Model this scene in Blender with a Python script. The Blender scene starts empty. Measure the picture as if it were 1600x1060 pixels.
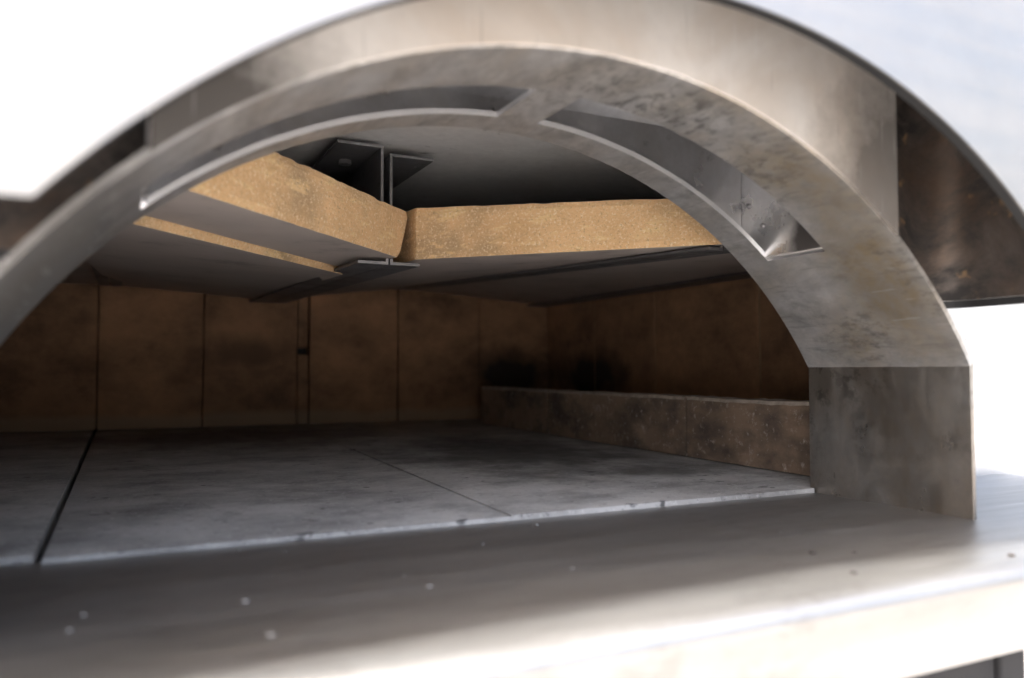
import bpy, bmesh, math, random
from mathutils import Vector, noise as mnoise
random.seed(7)
sc = bpy.context.scene
S = 0.1                      # scene lengths below are in decimetres around the lens
EYE = 1.20                   # lens height above the paving, metres

# ------------------------------------------------------------------ camera
cam_d = bpy.data.cameras.new('camera')
cam = bpy.data.objects.new('camera', cam_d)
sc.collection.objects.link(cam)
cam.location = (0, 0, EYE)
cam.rotation_euler = (math.radians(90 + 2.31), 0, math.radians(-26.2))
cam_d.sensor_width = 23.6
cam_d.lens = 18.29
cam_d.clip_start = 0.02
cam_d.clip_end = 500
cam_d.dof.use_dof = True
cam_d.dof.focus_distance = 0.74
cam_d.dof.aperture_fstop = 2.9
sc.camera = cam

# ------------------------------------------------------------------ light
SUN_TO = Vector((-0.42, -0.12, 1.0)).normalized()
elev = math.asin(SUN_TO.z)
azim = math.atan2(SUN_TO.x, SUN_TO.y)
w = bpy.data.worlds.new('World'); sc.world = w; w.use_nodes = True
nt = w.node_tree; nt.nodes.clear()
wo = nt.nodes.new('ShaderNodeOutputWorld'); bg = nt.nodes.new('ShaderNodeBackground')
sky = nt.nodes.new('ShaderNodeTexSky'); sky.sky_type = 'NISHITA'; sky.sun_disc = False
sky.sun_elevation = elev; sky.sun_rotation = azim
sky.air_density = 1.0; sky.dust_density = 9.0; sky.ozone_density = 0.2
bg.inputs['Strength'].default_value = 0.12
nt.links.new(sky.outputs[0], bg.inputs[0]); nt.links.new(bg.outputs[0], wo.inputs[0])
sun_d = bpy.data.lights.new('sun', 'SUN'); sun_d.energy = 3.2; sun_d.angle = math.radians(5.5)
sun_d.color = (1.0, 0.98, 0.96)
sun = bpy.data.objects.new('sun', sun_d); sc.collection.objects.link(sun)
sun.rotation_euler = SUN_TO.to_track_quat('Z', 'Y').to_euler()
sc.view_settings.view_transform = 'Standard'; sc.view_settings.look = 'None'
sc.view_settings.gamma = 1.0; sc.view_settings.exposure = 2.92
sc.cycles.use_denoising = True
sc.cycles.max_bounces = 10; sc.cycles.diffuse_bounces = 6; sc.cycles.glossy_bounces = 6
sc.cycles.sample_clamp_indirect = 6.0

# ------------------------------------------------------------------ materials
class Mat:
    def __init__(s, name):
        s.m = bpy.data.materials.new(name); s.m.use_nodes = True
        s.t = s.m.node_tree; s.b = s.t.nodes['Principled BSDF']
        g = s.t.nodes.new('ShaderNodeNewGeometry')
        v = s.t.nodes.new('ShaderNodeVectorMath'); v.operation = 'SCALE'; v.inputs['Scale'].default_value = 1 / S
        s.l(g.outputs['Position'], v.inputs[0]); s.pos = v.outputs[0]; s.geo = g
    def l(s, a, b): s.t.links.new(a, b)
    def scaled(s, sx, sy, sz, off=(0, 0, 0)):
        n = s.t.nodes.new('ShaderNodeMapping'); n.inputs['Scale'].default_value = (sx, sy, sz)
        n.inputs['Location'].default_value = off
        s.l(s.pos, n.inputs['Vector']); return n.outputs[0]
    def noise(s, scale, detail=5, rough=.55, vec=None, dist=0):
        n = s.t.nodes.new('ShaderNodeTexNoise'); n.inputs['Scale'].default_value = scale
        n.inputs['Detail'].default_value = detail; n.inputs['Roughness'].default_value = rough
        n.inputs['Distortion'].default_value = dist
        s.l(vec if vec else s.pos, n.inputs['Vector']); return n.outputs[0]
    def voro(s, scale, vec=None):
        n = s.t.nodes.new('ShaderNodeTexVoronoi'); n.inputs['Scale'].default_value = scale
        s.l(vec if vec else s.pos, n.inputs['Vector']); return n.outputs['Distance']
    def ramp(s, f, lo, hi, a=0., b=1.):
        n = s.t.nodes.new('ShaderNodeMapRange'); n.clamp = True
        for k, x in zip(('From Min', 'From Max', 'To Min', 'To Max'), (lo, hi, a, b)): n.inputs[k].default_value = x
        s.l(f, n.inputs['Value']); return n.outputs[0]
    def mix(s, f, a, b):
        n = s.t.nodes.new('ShaderNodeMix'); n.data_type = 'RGBA'
        for i, x in ((6, a), (7, b)):
            if isinstance(x, tuple): n.inputs[i].default_value = (*x, 1)
            else: s.l(x, n.inputs[i])
        if isinstance(f, float): n.inputs[0].default_value = f
        else: s.l(f, n.inputs[0])
        return n.outputs[2]
    def math(s, op, a, b=0.):
        n = s.t.nodes.new('ShaderNodeMath'); n.operation = op; n.use_clamp = False
        for i, x in ((0, a), (1, b)):
            if isinstance(x, (int, float)): n.inputs[i].default_value = x
            else: s.l(x, n.inputs[i])
        return n.outputs[0]
    def blob(s, c, r):                     # 1 at the centre of a patch, 0 at radius r (world, decimetres, z from the lens)
        n = s.t.nodes.new('ShaderNodeVectorMath'); n.operation = 'SUBTRACT'
        s.l(s.pos, n.inputs[0]); n.inputs[1].default_value = (c[0], c[1], c[2] + EYE / S)
        d = s.t.nodes.new('ShaderNodeVectorMath'); d.operation = 'DIVIDE'; s.l(n.outputs[0], d.inputs[0]); d.inputs[1].default_value = r
        q = s.t.nodes.new('ShaderNodeVectorMath'); q.operation = 'LENGTH'; s.l(d.outputs[0], q.inputs[0])
        return s.ramp(q.outputs['Value'], 0, 1, 1, 0)
    def set(s, k, v):
        i = s.b.inputs[k]
        if isinstance(v, tuple): i.default_value = (*v, 1)
        elif isinstance(v, (int, float)): i.default_value = v
        else: s.l(v, i)
    def bump(s, h, strength=.3, dist=.02):
        n = s.t.nodes.new('ShaderNodeBump'); n.inputs['Strength'].default_value = strength
        n.inputs['Distance'].default_value = dist * S
        s.l(h, n.inputs['Height']); s.l(n.outputs[0], s.b.inputs['Normal'])

def steel(name, cool, warm, warm_rng, soot=(.9, 1.), soot_shade_col=(.035, .03, .028), rough=(.28, .45), metal=.9, brush=None,
          soot_scale=2.2, blobs=(), gold=None, spots=None, stretch=(1, 1, 1), fine_k=.35, dash=None, scratch=None, soot_metal=.25):
    m = Mat(name)
    sv = m.scaled(*stretch)
    col = m.mix(m.ramp(m.noise(.9, 4, .6, sv, dist=.6), *warm_rng), cool, warm)
    if gold: col = m.mix(m.ramp(m.noise(.65, 3, .6, m.scaled(1, 1, 1, (3.7, 9.1, 2.2)), .8), *gold[1]), col, gold[0])
    if gold and len(gold) > 2:
        for c, r, k in gold[2]:
            e = m.math('ADD', m.blob(c, r), m.math('MULTIPLY', m.math('SUBTRACT', m.noise(1.9, 6, .65), .5), .9))
            col = m.mix(m.ramp(e, .15, .7, 0, k), col, gold[0])
    fine = m.noise(9, 6, .7)
    col = m.mix(m.ramp(fine, .35, .7, 0., fine_k), col, tuple(c * .62 for c in cool))
    so = m.ramp(m.noise(soot_scale, 8, .68, sv, dist=.4), *soot)
    for c, r, k in blobs:  # soot stains, and the shade painted onto the flue sides
        e = m.math('ADD', m.blob(c, r), m.math('MULTIPLY', m.math('SUBTRACT', m.noise(2.6, 6, .65), .5), .6))
        so = m.math('MAXIMUM', so, m.ramp(e, .18, .62, 0, k))
    col = m.mix(so, col, soot_shade_col)
    if dash:                                   # small dark scuffs
        dn = m.math('MULTIPLY', m.ramp(m.noise(1, 5, .7, m.scaled(*dash[0])), .50, .60), m.ramp(m.noise(.8, 4, .6, m.scaled(1, 1, 1, (6, 3, 1))), .44, .60))
        if len(dash) > 2: dn = m.math('MULTIPLY', dn, m.ramp(m.blob(*dash[2]), 0, .5))
        col = m.mix(m.math('MULTIPLY', dn, dash[1]), col, soot_shade_col)
    if scratch:                                # fine pale and dark scratches
        sn = m.noise(1, 2, .5, m.scaled(*scratch))
        col = m.mix(m.ramp(sn, .66, .72, 0, .22), col, (.85, .85, .85)); col = m.mix(m.ramp(sn, .28, .34, .25, 0), col, soot_shade_col)
    if spots:
        col = m.mix(m.ramp(m.noise(spots[1], 3, .7, m.scaled(1, 1, 1, (1.3, 4.4, 8.8))), .62, .72), col, spots[0])
    m.set('Base Color', col)
    m.set('Metallic', m.ramp(so, 0, 1, metal, soot_metal))
    r = m.ramp(m.noise(3.1, 6, .6, sv), .3, .7, *rough)
    if brush:
        bv = m.noise(1, 4, .6, m.scaled(*brush)); r = m.math('ADD', r, m.ramp(bv, .3, .7, -.05, .05))
        m.bump(m.math('ADD', bv, m.math('MULTIPLY', m.noise(14, 5, .7), .4)), .10, .006)
    else:
        m.bump(m.noise(16, 6, .7), .16, .01)
    r = m.math('MAXIMUM', r, m.ramp(so, 0, 1, 0, .65))
    m.set('Roughness', r)
    return m.m

COOL = (.50, .50, .51)
M = {}
M['tunnel'] = steel('heat_stained_steel', (.68, .68, .685), (.60, .57, .53), (.40, .68), soot=(.46, .92),
                    soot_shade_col=(.10, .095, .09), rough=(.36, .5), gold=((.37, .285, .17), (.56, .82), (((4.6, 3.75, .55), (1.0, .62, 1.0), .9), ((4.9, 4.2, .2), (.6, .5, .5), .7), ((3.9, 3.7, 1.2), (.8, .4, .5), .6))), soot_scale=2.6, metal=.80, soot_metal=.6, stretch=(2, .8, 2), dash=((17, 8, 17), .6, ((3.8, 3.95, 1.1), (2.6, 1.0, 2.4))), scratch=(30, 2.5, 30), fine_k=.6,
                    blobs=(((-.5, 4.1, .35), (1.6, 2.5, 1.3), .8), ((4.75, 3.8, .45), (.35, .5, .4), .3)))  # first blob darkens the arch low on the left
M['jamb'] = steel('sooty_jamb_steel', (.42, .405, .385), (.30, .26, .215), (.35, .6), soot=(.48, .76), soot_shade_col=(.08, .07, .062),
                  rough=(.24, .42), soot_scale=1.6, stretch=(1, 1.3, .7), dash=((7, 7, 7), .6))
M['plate'] = steel('brushed_plate_steel', (.80, .77, .735), (.68, .61, .54), (.42, .66), rough=(.34, .46), brush=(14, 14, .6), fine_k=.15, scratch=(26, 26, 1.2),
                   blobs=(((4.55, 3.45, 1.2), (1.1, .6, 1.2), .8), ((-.1, 3.45, .95), (1.6, .6, 1.1), .96)), soot_shade_col=(.05, .044, .04), metal=.45)  # stain by the right fold; second blob darkens the left end
M['hood'] = steel('sooty_hood_steel', (.22, .2, .19), (.16, .11, .08), (.3, .6), soot=(.36, .58), soot_shade_col=(.028, .025, .024),
                  rough=(.3, .5), metal=.8, spots=((.42, .26, .13), 3.2))
M['facade'] = steel('bright_facade_steel', (.37, .355, .335), (.35, .335, .315), (.4, .7), rough=(.40, .46), brush=(.5, 9, 9), metal=.9, fine_k=.1)
M['sheet'] = steel('clean_front_sheet', (.72, .72, .72), (.70, .69, .68), (.4, .7), rough=(.28, .36), brush=(.5, 9, 9), metal=.85, fine_k=.1)
M['shelf'] = steel('brushed_shelf_steel', (.36, .357, .35), (.30, .288, .27), (.4, .65), soot=(.60, .9), soot_shade_col=(.22, .21, .195),
                   rough=(.36, .44), brush=(.35, 9, 9), soot_scale=1.5, metal=.9, stretch=(.3, 1.5, 1.5), fine_k=.2, scratch=(.9, 28, 28), dash=((4, 9, 9), .5))
M['flue'] = steel('flue_steel', (.62, .63, .66), (.52, .51, .50), (.4, .6), soot=(.62, .8), rough=(.25, .38))
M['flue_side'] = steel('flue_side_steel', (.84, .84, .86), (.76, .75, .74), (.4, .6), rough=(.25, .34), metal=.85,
                       blobs=(((4.43, 4.08, .95), (.6, .42, 1.0), .97), ((.09, 3.85, .95), (.5, .5, .9), .9)))  # dark blobs paint in the shadow at the slot ends
M['dome'] = steel('dull_dome_steel', (.84, .84, .83), (.78, .77, .76), (.4, .6), soot=(.62, .8), soot_shade_col=(.06, .06, .06),
                  rough=(.5, .65), metal=.1)
M['rail'] = steel('scaled_rail_steel', (.25, .25, .265), (.18, .175, .175), (.35, .6), soot=(.54, .70), soot_shade_col=(.05, .05, .05),
                  rough=(.4, .6), metal=.6, spots=((.30, .30, .31), 7))
def plain(name, col, rough, metal=0., var=.3, scale=4):
    m = Mat(name)
    m.set('Base Color', m.mix(m.ramp(m.noise(scale, 5), .3, .7), col, tuple(c * (1 - var) for c in col)))
    m.set('Roughness', rough); m.set('Metallic', metal); m.bump(m.noise(scale * 5, 5), .1, .01); return m.m
M['rim'] = plain('lit_rim_steel', (.88, .88, .90), .3, .8, .1)  # slot edges made paler: light on the rim painted in
M['black'] = plain('black_hem', (.018, .018, .019), .5)
M['stand'] = plain('dark_stand_paint', (.016, .016, .018), .8)
M['paving'] = plain('pale_paving', (.26, .25, .238), .8, 0, .12, .3)
M['ash'] = plain('pale_ash', (.30, .295, .29), .8)
M['kerb_top'] = plain('lit_kerb_top', (.45, .39, .33), .9, 0, .5, 9)  # bar tops paler, imitating light caught along the upper edge
M['mortar'] = plain('pale_mortar', (.34, .22, .13), .9)
M['crumb'] = plain('charred_crumb', (.03, .025, .022), .8)

def refractory_cut():
    m = Mat('sawn_refractory')
    c = m.mix(m.ramp(m.noise(1.6, 5, .6), .35, .65), (.82, .545, .29), (.68, .435, .22))
    c = m.mix(m.ramp(m.noise(1.1, 3, .5, m.scaled(1, 1, 1, (5, 2, 7))), .5, .62, 0, .55), c, (.33, .24, .15))
    st = m.noise(1, 5, .7, m.scaled(3, 3, 12))
    c = m.mix(m.ramp(st, .54, .64), c, (.80, .58, .30))
    c = m.mix(m.ramp(m.noise(38, 5, .8), .53, .63, 0, .9), c, (.90, .74, .50))
    c = m.mix(m.ramp(m.noise(46, 4, .8, m.scaled(1, 1, 1, (2, 5, 3))), .56, .66, 0, .7), c, (.36, .23, .12))
    c = m.mix(m.ramp(m.noise(19, 4, .75, m.scaled(1, 1, 1, (9, 9, 1))), .63, .73, 0, .7), c, (.22, .14, .08))
    m.set('Base Color', c); m.set('Roughness', .9)
    m.bump(m.math('ADD', m.noise(24, 8, .8), m.math('MULTIPLY', st, .5)), .8, .02); return m.m
def refractory_face():
    m = Mat('sooty_refractory_face')
    c = m.mix(m.ramp(m.noise(.8, 5, .6), .35, .65), (.58, .51, .465), (.49, .43, .39))
    c = m.mix(m.ramp(m.noise(1.6, 6, .7), .56, .78, 0, .6), c, (.16, .14, .13))
    c = m.mix(m.ramp(m.noise(26, 3, .7), .70, .78), c, (.5, .44, .38))
    m.set('Base Color', c); m.set('Roughness', .75); m.bump(m.noise(20, 6, .7), .2, .012); return m.m
def wall_brick():
    m = Mat('sooty_wall_brick')
    oi = m.t.nodes.new('ShaderNodeObjectInfo')
    c = m.mix(m.ramp(m.noise(1.3, 6, .65), .35, .68), (.45, .255, .14), (.31, .175, .098))
    c = m.mix(m.ramp(oi.outputs['Random'], 0, 1, 0, .4), c, (.26, .15, .085))
    so = m.ramp(m.noise(.8, 7, .68, m.scaled(1, 1, 1.4, (2, 0, 3.3))), .40, .74, .0, .8)
    for cc, r, k in (((7.1, 14.5, -.1), (1.7, 2.6, .95), .97), ((7.9, 12.9, -.1), (1.5, 2.6, .95), .97), ((2.0, 14.5, .3), (1.8, 1, .5), .6)):
        e = m.math('ADD', m.blob(cc, r), m.math('MULTIPLY', m.math('SUBTRACT', m.noise(1.3, 6, .62), .5), .9))
        so = m.math('MAXIMUM', so, m.ramp(e, .1, .75, 0, k))
    c = m.mix(so, c, (.022, .019, .017))
    sx = m.t.nodes.new('ShaderNodeSeparateXYZ'); m.l(m.pos, sx.inputs[0])
    zz = m.math('ADD', m.math('SUBTRACT', sx.outputs[2], EYE / S), m.math('MULTIPLY', m.math('SUBTRACT', m.noise(1.4, 5, .6), .5), .22))
    c = m.mix(m.ramp(zz, -.80, -.68, .8, 0), c, (.34, .25, .17))
    c = m.mix(m.ramp(m.noise(30, 3, .7), .68, .76, 0, .7), c, (.34, .22, .13))
    m.set('Base Color', c); m.set('Roughness', .9); m.bump(m.noise(15, 7, .7), .4, .02); return m.m
def kerb_mat():
    m = Mat('kerb_refractory')
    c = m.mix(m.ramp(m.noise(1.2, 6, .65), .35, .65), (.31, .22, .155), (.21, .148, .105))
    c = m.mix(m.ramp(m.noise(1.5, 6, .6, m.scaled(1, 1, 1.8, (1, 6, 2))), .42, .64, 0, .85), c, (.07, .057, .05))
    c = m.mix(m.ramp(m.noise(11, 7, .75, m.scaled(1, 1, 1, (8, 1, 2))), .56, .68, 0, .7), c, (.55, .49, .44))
    m.set('Base Color', c); m.set('Roughness', .9); m.bump(m.noise(18, 7, .75), .55, .03); return m.m
def floor_tile():
    m = Mat('ashy_floor_stone')
    oi = m.t.nodes.new('ShaderNodeObjectInfo')
    c = m.mix(m.ramp(m.noise(1.1, 6, .65), .35, .65), (.54, .53, .515), (.34, .333, .325))
    c = m.mix(m.ramp(m.noise(1, 6, .65, m.scaled(1.0, 1.5, 1, (4, 7, 0))), .46, .70, 0, .75), c, (.075, .072, .068))
    c = m.mix(m.ramp(m.noise(3.4, 3, .6, m.scaled(1, 1.3, 1, (1, 2, 0))), .66, .70, 0, .9), c, (.05, .05, .05))
    c = m.mix(m.ramp(m.noise(20, 5, .78), .56, .70, 0, .8), c, (.70, .695, .685))
    c = m.mix(m.ramp(m.noise(15, 5, .78, m.scaled(1, 1.3, 1, (7, 3, 0))), .57, .68, 0, .8), c, (.07, .067, .064))
    c = m.mix(m.ramp(oi.outputs['Random'], 0, 1, 0, .15), c, (.2, .2, .2))
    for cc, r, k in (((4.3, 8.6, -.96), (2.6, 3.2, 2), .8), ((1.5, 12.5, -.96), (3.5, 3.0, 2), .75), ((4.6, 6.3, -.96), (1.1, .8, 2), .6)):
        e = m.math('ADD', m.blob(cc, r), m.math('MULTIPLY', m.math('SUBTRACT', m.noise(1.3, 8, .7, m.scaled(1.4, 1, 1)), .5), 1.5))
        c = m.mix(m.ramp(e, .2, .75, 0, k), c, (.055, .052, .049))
    m.set('Base Color', c); m.set('Roughness', m.ramp(m.noise(4, 5), .3, .7, .5, .75)); m.bump(m.noise(18, 8, .75), .6, .02); return m.m
M['cut'] = refractory_cut(); M['face'] = refractory_face();
M['wall'] = wall_brick(); M['kerb'] = kerb_mat(); M['floor'] = floor_tile()

# ------------------------------------------------------------------ builders
WORLD = {}
def wpos(x, y, z): return Vector((x * S, y * S, EYE + z * S))
def tag(o, label=None, cat=None, group=None, kind=None):
    for k, v in (('label', label), ('category', cat), ('group', group), ('kind', kind)):
        if v: o[k] = v
    return o
def link(o, world, parent):
    sc.collection.objects.link(o)
    WORLD[o.name] = world.copy()
    if parent: o.parent = parent; o.location = world - WORLD[parent.name]
    else: o.location = world
def empty(name, at, parent=None):
    o = bpy.data.objects.new(name, None); o.empty_display_size = .05; link(o, wpos(*at), parent); return o
def build(name, bm, mats, parent=None, smooth=False, origin=None):
    """bm in decimetres round the lens -> one mesh object, origin at the middle of its base"""
    co = [v.co for v in bm.verts]
    if origin is None:
        lo = [min(c[i] for c in co) for i in range(3)]; hi = [max(c[i] for c in co) for i in range(3)]
        origin = Vector(((lo[0] + hi[0]) / 2, (lo[1] + hi[1]) / 2, lo[2]))
    for v in bm.verts: v.co = (v.co - origin) * S
    bmesh.ops.recalc_face_normals(bm, faces=bm.faces)
    me = bpy.data.meshes.new(name); bm.to_mesh(me); bm.free()
    for m in (mats if isinstance(mats, (list, tuple)) else [mats]): me.materials.append(m)
    if smooth:
        for p in me.polygons: p.use_smooth = True
        me.set_sharp_from_angle(angle=math.radians(35))
    o = bpy.data.objects.new(name, me); link(o, wpos(*origin), parent); return o
def box(bm, lo, hi, bev=0., mat=0):
    vs = [bm.verts.new((x, y, z)) for x in (lo[0], hi[0]) for y in (lo[1], hi[1]) for z in (lo[2], hi[2])]
    fs = [bm.faces.new([vs[i] for i in q]) for q in ((0, 1, 3, 2), (4, 6, 7, 5), (0, 4, 5, 1), (2, 3, 7, 6), (0, 2, 6, 4), (1, 5, 7, 3))]
    for f in fs: f.material_index = mat
    if bev:
        es = list({e for f in fs for e in f.edges})
        bmesh.ops.bevel(bm, geom=es, offset=bev, segments=2, profile=.5, affect='EDGES')
def grid(rows, skip=None, close=None):
    """rows: lists of points, quads between; skip(i, j) leaves a hole"""
    bm = bmesh.new(); V = [[bm.verts.new(p) for p in r] for r in rows]
    for i in range(len(V) - 1):
        for j in range(len(V[0]) - 1):
            if skip and skip(i, j): continue
            bm.faces.new((V[i][j], V[i + 1][j], V[i + 1][j + 1], V[i][j + 1]))
    return bm
def drop_loose(bm):
    bmesh.ops.delete(bm, geom=[v for v in bm.verts if not v.link_faces], context='VERTS')
def solid(bm, t):
    drop_loose(bm); bmesh.ops.recalc_face_normals(bm, faces=bm.faces)
    bmesh.ops.solidify(bm, geom=list(bm.faces), thickness=t); return bm

# ------------------------------------------------------------------ ground
g = bmesh.new(); R_ = 2500
vs = [g.verts.new((x, y, -EYE / S)) for x, y in ((-R_, -R_), (R_, -R_), (R_, R_), (-R_, R_))]; g.faces.new(vs)
tag(build('ground', g, M['paving']), kind='structure')

# ------------------------------------------------------------------ oven
CX = 2.26
oven = empty('pizza_oven', (CX, 8.5, -1.6))
tag(oven, 'stainless steel pizza oven with heat-stained arched mouth and smoke hood', 'pizza oven')

def arc_pts(r, cz, a0, a1, n): return [(CX + r * math.sin(math.radians(a0 + (a1 - a0) * i / n)), cz + r * math.cos(math.radians(a0 + (a1 - a0) * i / n))) for i in range(n + 1)]
TZ, TR = -1.76, 3.40
AJ = math.degrees(math.asin(2.89 / TR))
# arch of the mouth, with the two smoke slots cut in it
brk = sorted(set([-AJ + 2 * AJ * i / 64 for i in range(65)] + [-40., -1.9, 3.0, 40.]))
brk = [a for i, a in enumerate(brk) if a in (-40., -1.9, 3.0, 40.) or all(abs(a - q) > .8 for q in (-40., -1.9, 3.0, 40.))]
ys = [3.45, 3.62, 3.82, 4.03, 4.2, 4.4, 4.58, 4.70, 4.81, 4.862]
rows = [[(CX + TR * math.sin(math.radians(a)), y, TZ + TR * math.cos(math.radians(a))) for y in ys] for a in brk]
def slot(i, j):
    am = (brk[i] + brk[i + 1]) / 2; ym = (ys[j] + ys[j + 1]) / 2
    return 4.03 < ym < 4.58 and (-40 < am < -1.9 or 3.0 < am < 40)
bm = grid(rows, slot)
bm = solid(bm, -.035)
mouth = empty('mouth_tunnel', (CX, 4.1, -1), oven)
drop_loose(bm); bm.normal_update()
for f in bm.faces:
    if f.calc_area() < .05:
        c = f.calc_center_median(); r = math.hypot(c.x - CX, c.z - TZ)
        if TR + .004 < r < TR + .031 and 3.9 < c.y < 4.7: f.material_index = 1
build('arch', bm, [M['tunnel'], M['rim']], mouth, True)
zj = TZ + TR * math.cos(math.radians(AJ))
for sx in (-1, 1):
    bm = bmesh.new(); x0 = CX + sx * 2.89
    x0 += sx * .004; box(bm, (min(x0, x0 + sx * .035), 3.452, -1.004), (max(x0, x0 + sx * .035), 4.862, zj + .03), .004)
    build('jamb', bm, M['jamb'], mouth)
# flue box over the mouth
flue = empty('flue_box', (CX, 4.2, 1.7), oven)
XL, XR, ZT = .09, 4.43, 3.4
n = 48
xs = [XL + (XR - XL) * i / n for i in range(n + 1)]
rows = [[(x, 3.447, TZ + math.sqrt((TR + .012) ** 2 - (x - CX) ** 2) + t * (ZT - (TZ + math.sqrt((TR + .012) ** 2 - (x - CX) ** 2)))) for t in (0, .1, .3, .6, 1)] for x in xs]
build('front_plate', solid(grid(rows), .025), M['plate'], flue, True)
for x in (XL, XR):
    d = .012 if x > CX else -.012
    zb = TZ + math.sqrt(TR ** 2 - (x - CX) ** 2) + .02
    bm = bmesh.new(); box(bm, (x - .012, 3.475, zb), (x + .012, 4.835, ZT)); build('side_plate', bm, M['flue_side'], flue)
bm = bmesh.new()
def arch_top(x): return TZ + math.sqrt((TR + .04) ** 2 - (x - CX) ** 2)
BY = 4.84
rows = [[(x, BY, arch_top(x)), (x, BY, 1.86), (x, 4.1, 2.5), (x, 4.0, 3.3)] for x in [XL + .02 + (XR - XL - .04) * i / 30 for i in range(31)]]
build('back_plate', solid(grid(rows), .012), M['flue'], flue)
for (y, z) in ((4.6, 1.12), (4.75, 1.30)):
    bm = bmesh.new(); bmesh.ops.create_uvsphere(bm, u_segments=10, v_segments=6, radius=.022)
    for v in bm.verts: v.co += Vector((XR - .012, y, z))
    build('rivet', bm, M['rail'], flue, True)
# hood: facade, hem, side sheets, roof
hood = empty('smoke_hood', (CX, 3.2, .5), oven)
FY, FZ, FR = 2.60, -1.74, 3.35
ZB = .495
AF = math.degrees(math.acos((ZB - FZ) / FR))
inner = arc_pts(FR, FZ, -AF, AF, 72)
# small fillet where the arch turns into the level lower edge
RO = 5.4
AO = math.degrees(math.acos((ZB - FZ) / RO))
outer = arc_pts(RO, FZ, -AO, AO, 72)
rows = [[(a[0] + (b[0] - a[0]) * t, FY, a[1] + (b[1] - a[1]) * t) for t in (0, .02, .05, .1, .3, .6, 1)] for a, b in zip(inner, outer)]
build('facade', solid(grid(rows), -.012), M['facade'], hood, True)
path = [(outer[0][0], ZB)] + inner + [(outer[-1][0], ZB)]
rows = [[(p[0], FY + .014, p[1] + .002), (p[0], FY + .05, p[1] + .002), (p[0], FY + .07, p[1] + .002)] for p in path]
build('hem', solid(grid(rows), -.014), M['black'], hood, True)
for sx in (-1, 1):
    xw = CX + sx * 3.04; xi = XR + .014 if sx > 0 else XL - .014
    pts = [(xi, 3.80)] + [(xi + (xw - sx * .32 - xi) * t, 3.80) for t in (.1, .2, .3, .4, .5, .6, .7, .8, .9, 1)]
    pts += [(xw - sx * .32 + sx * .32 * math.sin(a), 3.80 - .32 + .32 * math.cos(a)) for a in [math.pi / 2 * k / 8 for k in range(1, 9)]]
    pts += [(xw, 3.2), (xw, FY + .10)]
    low = lambda x: max(ZB, arch_top(x) if abs(x - CX) < TR else -9)
    rows = [[(x, y, low(x) + (ZT - low(x)) * t) for t in (0, .08, .2, .4, .7, 1)] for x, y in pts]
    build('side_sheet', solid(grid(rows), .02), M['hood'], hood, True)
    # folded lip along the lower edge
    rows = [[(x, y, ZB - .004), (x, y, ZB - .055)] for x, y in pts if abs(x - CX) > 2.62]
    build('lower_lip', solid(grid(rows), .03), M['black'], hood, True)
# outer skin of hood and oven
def skin(r, y0, y1, z0, name, mat, parent, cap=None):
    a = math.degrees(math.acos((z0 - FZ) / r)); pts = arc_pts(r, FZ, -a, a, 48)
    bm = grid([[(x, y, z) for y in (y0, y1)] for x, z in pts]); return build(name, solid(bm, .03), mat, parent, True)
skin(RO - .02, FY + .02, 4.86, ZB + .16, 'hood_skin', M['facade'], hood)
# shelf
shelf = empty('landing_shelf', (CX, 3.7, -1.45), oven)
EY = 2.545
prof = [(4.86, -1.0), (4.4, -1.0), (3.6, -1.0), (2.9, -1.0), (EY + .13, -1.0)]
prof += [(EY + .13 - .13 * math.sin(a), -1.085 + .085 * math.cos(a)) for a in [math.pi / 2 * k / 10 for k in range(1, 11)]]
prof += [(EY, -1.25), (EY, -1.40)] + [(EY + .03 - .03 * math.cos(a), -1.40 - .03 * math.sin(a)) for a in [math.pi / 2 * k / 4 for k in range(1, 5)]] + [(EY + .2, -1.43)]
rows = [[(x, y + .012 * math.sin(x * .9 + 1) * (1 if y < 3 else 0), z) for y, z in prof] for x in [-4.0 + 12.5 * i / 50 for i in range(51)]]
build('shelf_sheet', solid(grid(rows), -.02), M['shelf'], shelf, True)

# interior: floor
FLZ = -.965
ofloor = empty('oven_floor', (CX, 9.6, -1.3), oven)
fx = [(-3.4, -3.4), (-.375, -.37), (2.36, 2.82), (5.14, 5.14), (8.0, 8.0)]     # seam x at the mouth and at the back
for i in range(4):
    for y0, y1 in ((4.80 if 0 < i < 3 else 4.89, 14.62),):
        f = lambda k, y: fx[k][0] + (fx[k][1] - fx[k][0]) * (y - 4.8) / 9.8
        bm = bmesh.new()
        a, b = (f(i, y0) + .5 * (.045 if i == 1 else .003), f(i, y1) + .5 * (.045 if i == 1 else .003)), (f(i + 1, y0) - .5 * (.045 if i == 0 else .003), f(i + 1, y1) - .5 * (.045 if i == 0 else .003))
        dz = random.uniform(-.006, .006)
        v = [bm.verts.new(p) for p in ((a[0], y0 + .004, -1.25), (b[0], y0 + .004, -1.25), (b[1], y1 - .004, -1.25), (a[1], y1 - .004, -1.25), (a[0], y0 + .004, FLZ + dz), (b[0], y0 + .004, FLZ + dz), (b[1], y1 - .004, FLZ + dz), (a[1], y1 - .004, FLZ + dz))]
        for q in ((0, 3, 2, 1), (4, 5, 6, 7), (0, 1, 5, 4), (1, 2, 6, 5), (2, 3, 7, 6), (3, 0, 4, 7)): bm.faces.new([v[k] for k in q])
        te = [e for e in bm.edges if all(x.co.z > -1 for x in e.verts)]
        bmesh.ops.bevel(bm, geom=te, offset=.014 if i < 2 else .004, segments=2, profile=.5, affect='EDGES')
        build('tile', bm, M['floor'], ofloor, True)
bm = bmesh.new(); box(bm, (-3.5, 4.9, -1.4), (8.1, 14.7, -1.26)); build('bedding', bm, M['stand'], ofloor)

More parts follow.
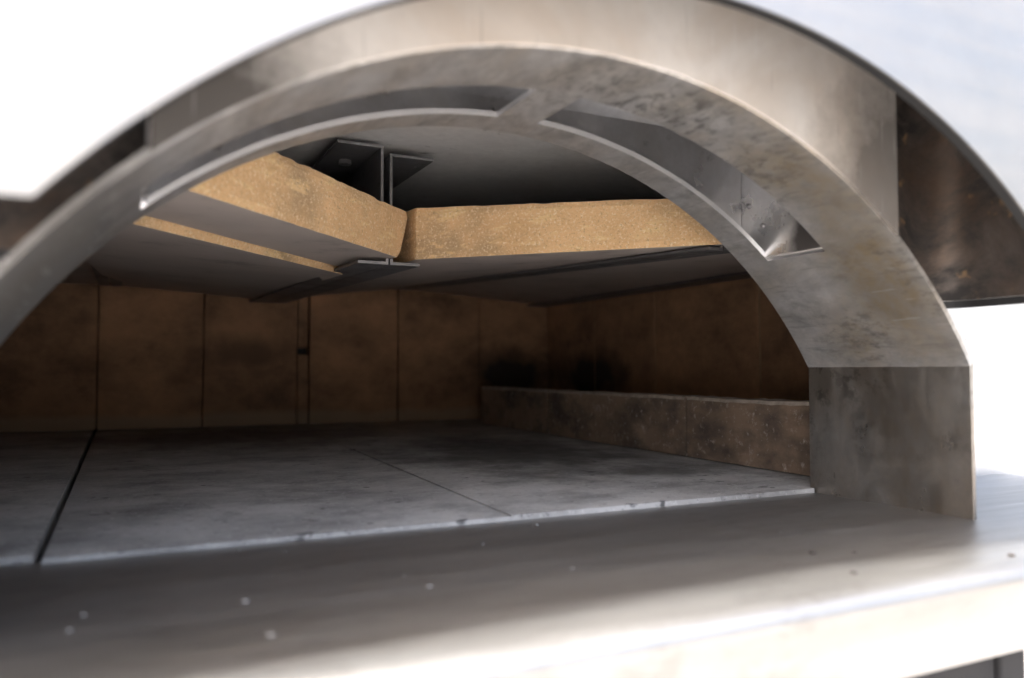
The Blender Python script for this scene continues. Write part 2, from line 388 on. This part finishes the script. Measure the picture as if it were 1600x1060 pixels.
# interior: walls of upright bricks
bw = empty('back_wall', (CX, 14.8, FLZ), oven)
jx = [-3.44, -1.98, -.345, 1.265, 2.86, 3.07, 4.75, 6.44, 8.08]
def wbrick(parent, lo, hi):
    bm = bmesh.new(); box(bm, lo, hi)
    bmesh.ops.subdivide_edges(bm, edges=[e for e in bm.edges if abs(e.verts[0].co.z - e.verts[1].co.z) > .1], cuts=7)
    for v in bm.verts:
        c = v.co; ns = mnoise.noise(c * 2.7) * .010 + mnoise.noise(c * 7.1) * .006
        if hi[0] - lo[0] > hi[1] - lo[1] or hi[0] > 3 and hi[0] < 3.3: c.x += ns if c.x < (lo[0] + hi[0]) / 2 else -abs(ns)
        else: c.y += abs(ns) if c.y < (lo[1] + hi[1]) / 2 else -abs(ns)
    bmesh.ops.bevel(bm, geom=[e for e in bm.edges if len(e.link_faces) == 2 and e.calc_face_angle(0) > 1], offset=.014, segments=1, affect='EDGES')
    build('brick', bm, M['wall'], parent)
for i in range(len(jx) - 1):
    d = random.uniform(-.012, .012)
    if i == 4:
        wbrick(bw, (jx[i] + .006, 14.60, FLZ + .003), (jx[i + 1] - .012, 14.9, .30)); wbrick(bw, (jx[i] + .006, 14.64, .42), (jx[i + 1] - .012, 14.9, 1.75)); continue
    wbrick(bw, (jx[i] + .008, 14.60 + d, FLZ + .003), (jx[i + 1] - .008, 14.9, 1.75))
bm = bmesh.new(); box(bm, (-3.5, 14.905, -1.3), (8.2, 15.0, 2.4)); build('backing', bm, M['stand'], bw)
for sx, nm in ((1, 'right'), (-1, 'left')):
    x0 = CX + sx * 5.72
    sw = empty('side_wall', (x0, 9.8, FLZ), oven)
    for y0, y1 in ((5.0, 6.55), (6.55, 8.41), (8.41, 10.80), (10.80, 12.7), (12.7, 14.58)):
        d = random.uniform(-.012, .012)
        xa, xb = sorted((x0 + d, x0 + sx * .3)); wbrick(sw, (xa, y0 + .014, FLZ + .003), (xb, y1 - .014, 1.45))
        if y0 > 5.1:
            bm = bmesh.new(); xa, xb = sorted((x0 + sx * .012, x0 + sx * .2)); box(bm, (xa, y0 - .022, FLZ + .004), (xb, y0 + .022, 1.44)); build('mortar_joint', bm, M['mortar'], sw)
    bm = bmesh.new(); xa, xb = sorted((x0 + sx * .305, x0 + sx * .36)); box(bm, (xa, 4.99, -1.3), (xb, 14.9, 2.4)); build('backing', bm, M['stand'], sw)

# steel dome over the slabs, front wall, outer body
shell = empty('oven_shell', (CX, 9.8, -1.5), oven)
HW = 5.9
def dome_z(x): return 1.55 + .78 * max(0, 1 - ((x - CX) / (HW + .2)) ** 2) ** .5
xs = [CX - HW + 2 * HW * i / 40 for i in range(41)]
def dz_y(y): return 0 if y < 10.5 else -.09 * (y - 10.5)
rows = [[(x, y, dome_z(x) + dz_y(y)) for y in (4.9, 6, 7, 8, 9, 10, 11, 12, 13, 14, 15)] for x in xs]
build('inner_dome', solid(grid(rows), .03), M['dome'], shell, True)
# front sheet with the arched hole of the mouth
pin = [(CX - 2.93, -1.02)] + arc_pts(TR + .04, TZ, -AJ, AJ, 48) + [(CX + 2.93, -1.02)]
pout = [(CX - 6.35, -1.02)]
for x, z in pin[1:-1]:
    d = Vector((x - CX, z + .2)).normalized(); k = 1e9
    if abs(d.x) > 1e-6: k = min(k, 6.35 / abs(d.x))
    if d.y > 1e-6: k = min(k, 3.3 / d.y)
    pout.append((CX + d.x * k, -.2 + d.y * k))
pout.append((CX + 6.35, -1.02))
rows = [[(a[0], 4.87, a[1]), (b[0], 4.87, b[1])] for a, b in zip(pin, pout)]
build('front_sheet', solid(grid(rows), .012), M['sheet'], shell)
bm = grid([[(CX + sx_ * 6.35, y, z) for y in (4.885, 15.6)] for sx_, z in ((-1, -1.45), (-1, 3.1), (1, 3.1), (1, -1.45))]); build('outer_skin', solid(bm, .02), M['facade'], shell)
bm = bmesh.new(); box(bm, (CX - 6.34, 15.6, -1.45), (CX + 6.34, 15.64, 3.1)); build('rear_sheet', bm, M['facade'], shell)
bm = bmesh.new(); box(bm, (CX - 6.33, 2.9, -1.6), (CX + 6.33, 15.58, -1.46)); build('base_plate', bm, M['stand'], shell)

# ceiling: suspended rails and refractory slabs
ceil = empty('ceiling', (CX, 9, 1.1), oven)
def rail(x, w, y0, z0, y1, z1, name='rail', web=.25, one=0):
    for s in ((-1, 1) if not one else (one,)):
        a, b = sorted((x + s * .008, x + s * w)); t = .028
        bm = bmesh.new()
        def prism(xa, xb, d0, d1):
            vs = [bm.verts.new(p) for p in ((xa, y0, z0 + d0), (xb, y0, z0 + d0), (xb, y0, z0 + d1), (xa, y0, z0 + d1), (xa, y1, z1 + d0), (xb, y1, z1 + d0), (xb, y1, z1 + d1), (xa, y1, z1 + d1))]
            for q in ((0, 1, 2, 3), (4, 7, 6, 5), (0, 4, 5, 1), (1, 5, 6, 2), (2, 6, 7, 3), (3, 7, 4, 0)): bm.faces.new([vs[k] for k in q])
        prism(a, b, 0, t)
        wa, wb = sorted((x + s * .008, x + s * (.008 + t))); prism(wa, wb, t, web)
        bmesh.ops.remove_doubles(bm, verts=bm.verts, dist=1e-5)
        build(name, bm, M['rail'], ceil)
rail(2.315, .31, 7.40, 1.03, 14.58, 1.22, web=.06)
rail(4.80, .17, 5.48, 1.07, 14.58, 1.56)
rail(7.97, .45, 5.05, 1.30, 14.58, 1.34, one=-1)
rail(-.18, .17, 5.05, 1.07, 14.58, 1.40)
rail(-3.45, .45, 5.05, 1.30, 14.58, 1.34, one=1)

def slab(quad, t, front=True, nseg=24, rough=.02, cut=0., t2=None):
    """quad: underside corners front-left, front-right, back-right, back-left; the front edge is crumbly"""
    fl, fr, br, bl = [Vector(q) for q in quad]
    n2 = 4; bm = bmesh.new()
    fd = (fr - fl); fd.z = 0; nrm = Vector((fd.y, -fd.x, 0)).normalized()     # out of the front face
    nz = 8
    F = []
    for i in range(nseg + 1):
        u = i / nseg; base = fl.lerp(fr, u); col = []; t_ = t + ((t2 or t) - t) * u
        for k in range(nz + 1):
            h = k / nz; p = base + Vector((0, 0, t_ * h))
            ns = mnoise.noise(Vector((p.x * 3.1, p.y * 3.1, p.z * 5))) + .5 * mnoise.noise(Vector((p.x * 9, p.y * 9, p.z * 11)))
            amp = rough * (1.0 if 0 < k < nz else 1.6)
            chip = max(0, mnoise.noise(Vector((p.x * 5.3 + 7, p.y * 5.3, k * .1))) - .15)
            p = p + nrm * (ns * amp - ((.016 * abs(1 + ns) + .014 * chip) if k in (0, nz) else 0))
            if k == nz: p.z += ns * .008 - .004 - .02 * chip
            if k == 0: p.z += .004
            if i in (0, nseg): p = p - nrm * .02
            if cut and u > .9: p = p - fd.normalized() * (cut * (1 - h) ** 1.25 + .012 * ns) * ((u - .9) / .1)
            col.append(bm.verts.new(p))
        F.append(col)
    for i in range(nseg):
        for k in range(nz):
            f = bm.faces.new((F[i][k], F[i + 1][k], F[i + 1][k + 1], F[i][k + 1])); f.material_index = 1
    Bb = [bm.verts.new(bl.lerp(br, i / nseg)) for i in range(nseg + 1)]
    Bt = [bm.verts.new(bl.lerp(br, i / nseg) + Vector((0, 0, t))) for i in range(nseg + 1)]
    for i in range(nseg):
        bm.faces.new((F[i][0], Bb[i], Bb[i + 1], F[i + 1][0])); bm.faces.new((F[i][nz], F[i + 1][nz], Bt[i + 1], Bt[i])).material_index = 4
        bm.faces.new((Bb[i], Bt[i], Bt[i + 1], Bb[i + 1]))
    for i in (0, nseg):
        bm.faces.new([F[i][k] for k in range(nz + 1)] + [Bt[i], Bb[i]]).material_index = 3
    return build('slab', bm, [M['face'], M['cut'], M['cut'], M['cut'], M['stand']], ceil)  # unseen tops made dark to cut light bouncing under the dome
def zr1(y): return 1.095 + (y - 7.42) * .0265
def zr2(y): return 1.102 + (y - 5.48) * .0538
T = .49
# right of the middle rail: V-cut slab, then slab to the right wall
slab(((2.555, 7.40, zr1(7.33)), (4.79, 5.36, 1.115), (4.79, 14.56, zr2(14.56)), (2.40, 14.56, zr1(14.56))), .52, nseg=90, rough=.006, t2=.43)
slab(((4.815, 5.36, 1.115), (7.95, 5.05, 1.36), (7.95, 14.56, 1.38), (4.815, 14.56, zr2(14.56))), T, nseg=30, rough=.012)
# left of the middle rail: a strip in front, then the big slab set a little lower
u = Vector((.667, .745)).normalized(); nn = Vector((-u.y, u.x))
p0 = Vector((.37, 5.20)) - u * .05; p1 = Vector((2.57, 7.55)); q = nn * .81
fl0 = p0 - u * .42
slab(((fl0.x, fl0.y, 1.10), (p1.x, p1.y, 1.10), (p1.x + q.x * .62, p1.y + q.y + .42, 1.108), (fl0.x + q.x, fl0.y + q.y, 1.10)), T, nseg=90, rough=.008, cut=.24)
s0 = fl0 + q + nn * .012; s1 = p1 + Vector((q.x * .62, q.y + .42)) + nn * .012
slab(((s0.x, s0.y, 1.02), (s1.x - .02, s1.y, 1.045), (2.25, 14.56, 1.27), (-.15, 14.56, 1.42)), T, nseg=40, rough=.006)
slab(((-3.4, 5.05, 1.36), (-.30, 5.05, 1.12), (-.20, 14.56, 1.42), (-3.4, 14.56, 1.38)), T, nseg=20)
# angle irons that hang the middle rail from the dome
for sg, y, x0, x1, zt in ((-1, 7.52, 2.29, 1.83, 2.20), (1, 7.56, 2.365, 2.83, 2.14)):
    bm = bmesh.new()
    a, b = sorted((x0, x0 + sg * .03)); box(bm, (a, y, 1.605), (b, y + 4.5, zt), .005)
    a, b = sorted((x0, x1)); box(bm, (a, y, zt + .001), (b, y + 4.5, zt + .03), .005)
    h = build('angle_iron', bm, M['rail'], ceil)
    bm = bmesh.new(); bmesh.ops.create_cone(bm, segments=6, radius1=.07, radius2=.065, depth=.05, cap_ends=True)
    for v in bm.verts: v.co += Vector(((x0 + x1) / 2, y + (.62 if sg < 0 else 2.0), zt - .02))
    build('bolt', bm, M['flue'], h)

# kerb of three refractory bars along the fire side: loose things
kl = ['scuffed pale end bar of the refractory kerb, next to the oven mouth', 'sooty middle bar of the refractory kerb between two joints', 'dark far bar of the refractory kerb, ending before the back wall']
for lab, (y0, y1) in zip(kl, ((4.99, 7.17), (7.215, 10.6), (10.64, 13.3))):
    bm = bmesh.new()
    nseg = 26
    rows = []
    for i in range(nseg + 1):
        y = y0 + (y1 - y0) * i / nseg; x = 5.665 + .032 * (y - 5.34)
        ring = []
        for dx, z in ((0, FLZ + .006), (0, -.8), (0, -.62), (0, -.45), (0, -.325), (.015, -.29), (.10, -.287), (.30, -.287), (.41, -.30), (.41, FLZ + .006)):
            ns = mnoise.noise(Vector((y * 4, dx * 9, z * 5))) * .008 + (.010 * mnoise.noise(Vector((y * 13, 3, z * 9))) if z > -.4 else 0)
            ring.append((x + dx + ns, y, z + (ns if z > -.4 else 0)))
        rows.append([bm.verts.new(p) for p in ring])
    for i in range(nseg):
        for k in range(10):
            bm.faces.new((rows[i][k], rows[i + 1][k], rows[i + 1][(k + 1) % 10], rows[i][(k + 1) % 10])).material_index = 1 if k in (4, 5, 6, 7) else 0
    bm.faces.new(rows[0]); bm.faces.new(rows[-1])
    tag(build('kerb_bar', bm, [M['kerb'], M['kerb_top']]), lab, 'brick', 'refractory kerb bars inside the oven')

# ------------------------------------------------------------------ stand under the oven
stand = empty('oven_stand', (2.2, 8, -EYE / S)); tag(stand, 'dark painted stand below the steel shelf', 'stand')
GZ = -EYE / S
bm = bmesh.new(); box(bm, (-.5, 3.15, GZ + .02), (4.62, 3.2, -1.61)); build('panel', bm, M['stand'], stand)
for x in (-.6, 4.74):
    for y in (2.95, 13.8):
        bm = bmesh.new(); box(bm, (x - .12, y, GZ), (x + .12, y + .35, -1.61), .02); build('leg', bm, M['stand'], stand)
for y in (2.98, 13.86):
    bm = bmesh.new(); box(bm, (-.475, y, -1.95), (4.615, y + .14, -1.62), .02); build('crossbar', bm, M['stand'], stand)

# ------------------------------------------------------------------ crumbs of ash on the shelf
bm = bmesh.new(); rr = random.Random(3)
spots = [(.5, 3.634, .028), (.525, 3.13, .024), (1.30, 3.51, .022), (.61, 4.687, .018), (.83, 4.53, .018), (2.07, 3.51, .018), (1.89, 4.22, .018), (-.12, 3.73, .02), (-.16, 3.53, .02), (1.26, 3.75, .014), (2.44, 4.59, .022), (3.69, 3.72, .014)]
spots += [(rr.uniform(-.3, 4.8), rr.uniform(2.75, 4.7), rr.uniform(.002, .006)) for _ in range(26)]
for x, y, r in spots:
    geo = bmesh.ops.create_icosphere(bm, subdivisions=1, radius=r)
    for v in geo['verts']: v.co = Vector((v.co.x * rr.uniform(.7, 1.3), v.co.y * rr.uniform(.7, 1.3), v.co.z * .35)) * .6 + Vector((x, y, -1 + r * .2))
tag(build('ash_crumbs', bm, M['ash']), 'pale ash crumbs scattered over the steel shelf', 'ash', kind='stuff')
bm = bmesh.new()
for x, y, r in [(3.42, 3.22, .02), (3.26, 2.81, .022), (3.63, 3.12, .016), (4.34, 2.70, .022)]:
    geo = bmesh.ops.create_icosphere(bm, subdivisions=1, radius=r)
    for v in geo['verts']: v.co = Vector((v.co.x * rr.uniform(.7, 1.3), v.co.y, v.co.z * .4)) + Vector((x, y, -1 + r * .3))
tag(build('char_crumbs', bm, M['crumb']), 'black charred crumbs lying on the steel shelf', 'crumbs', kind='stuff')
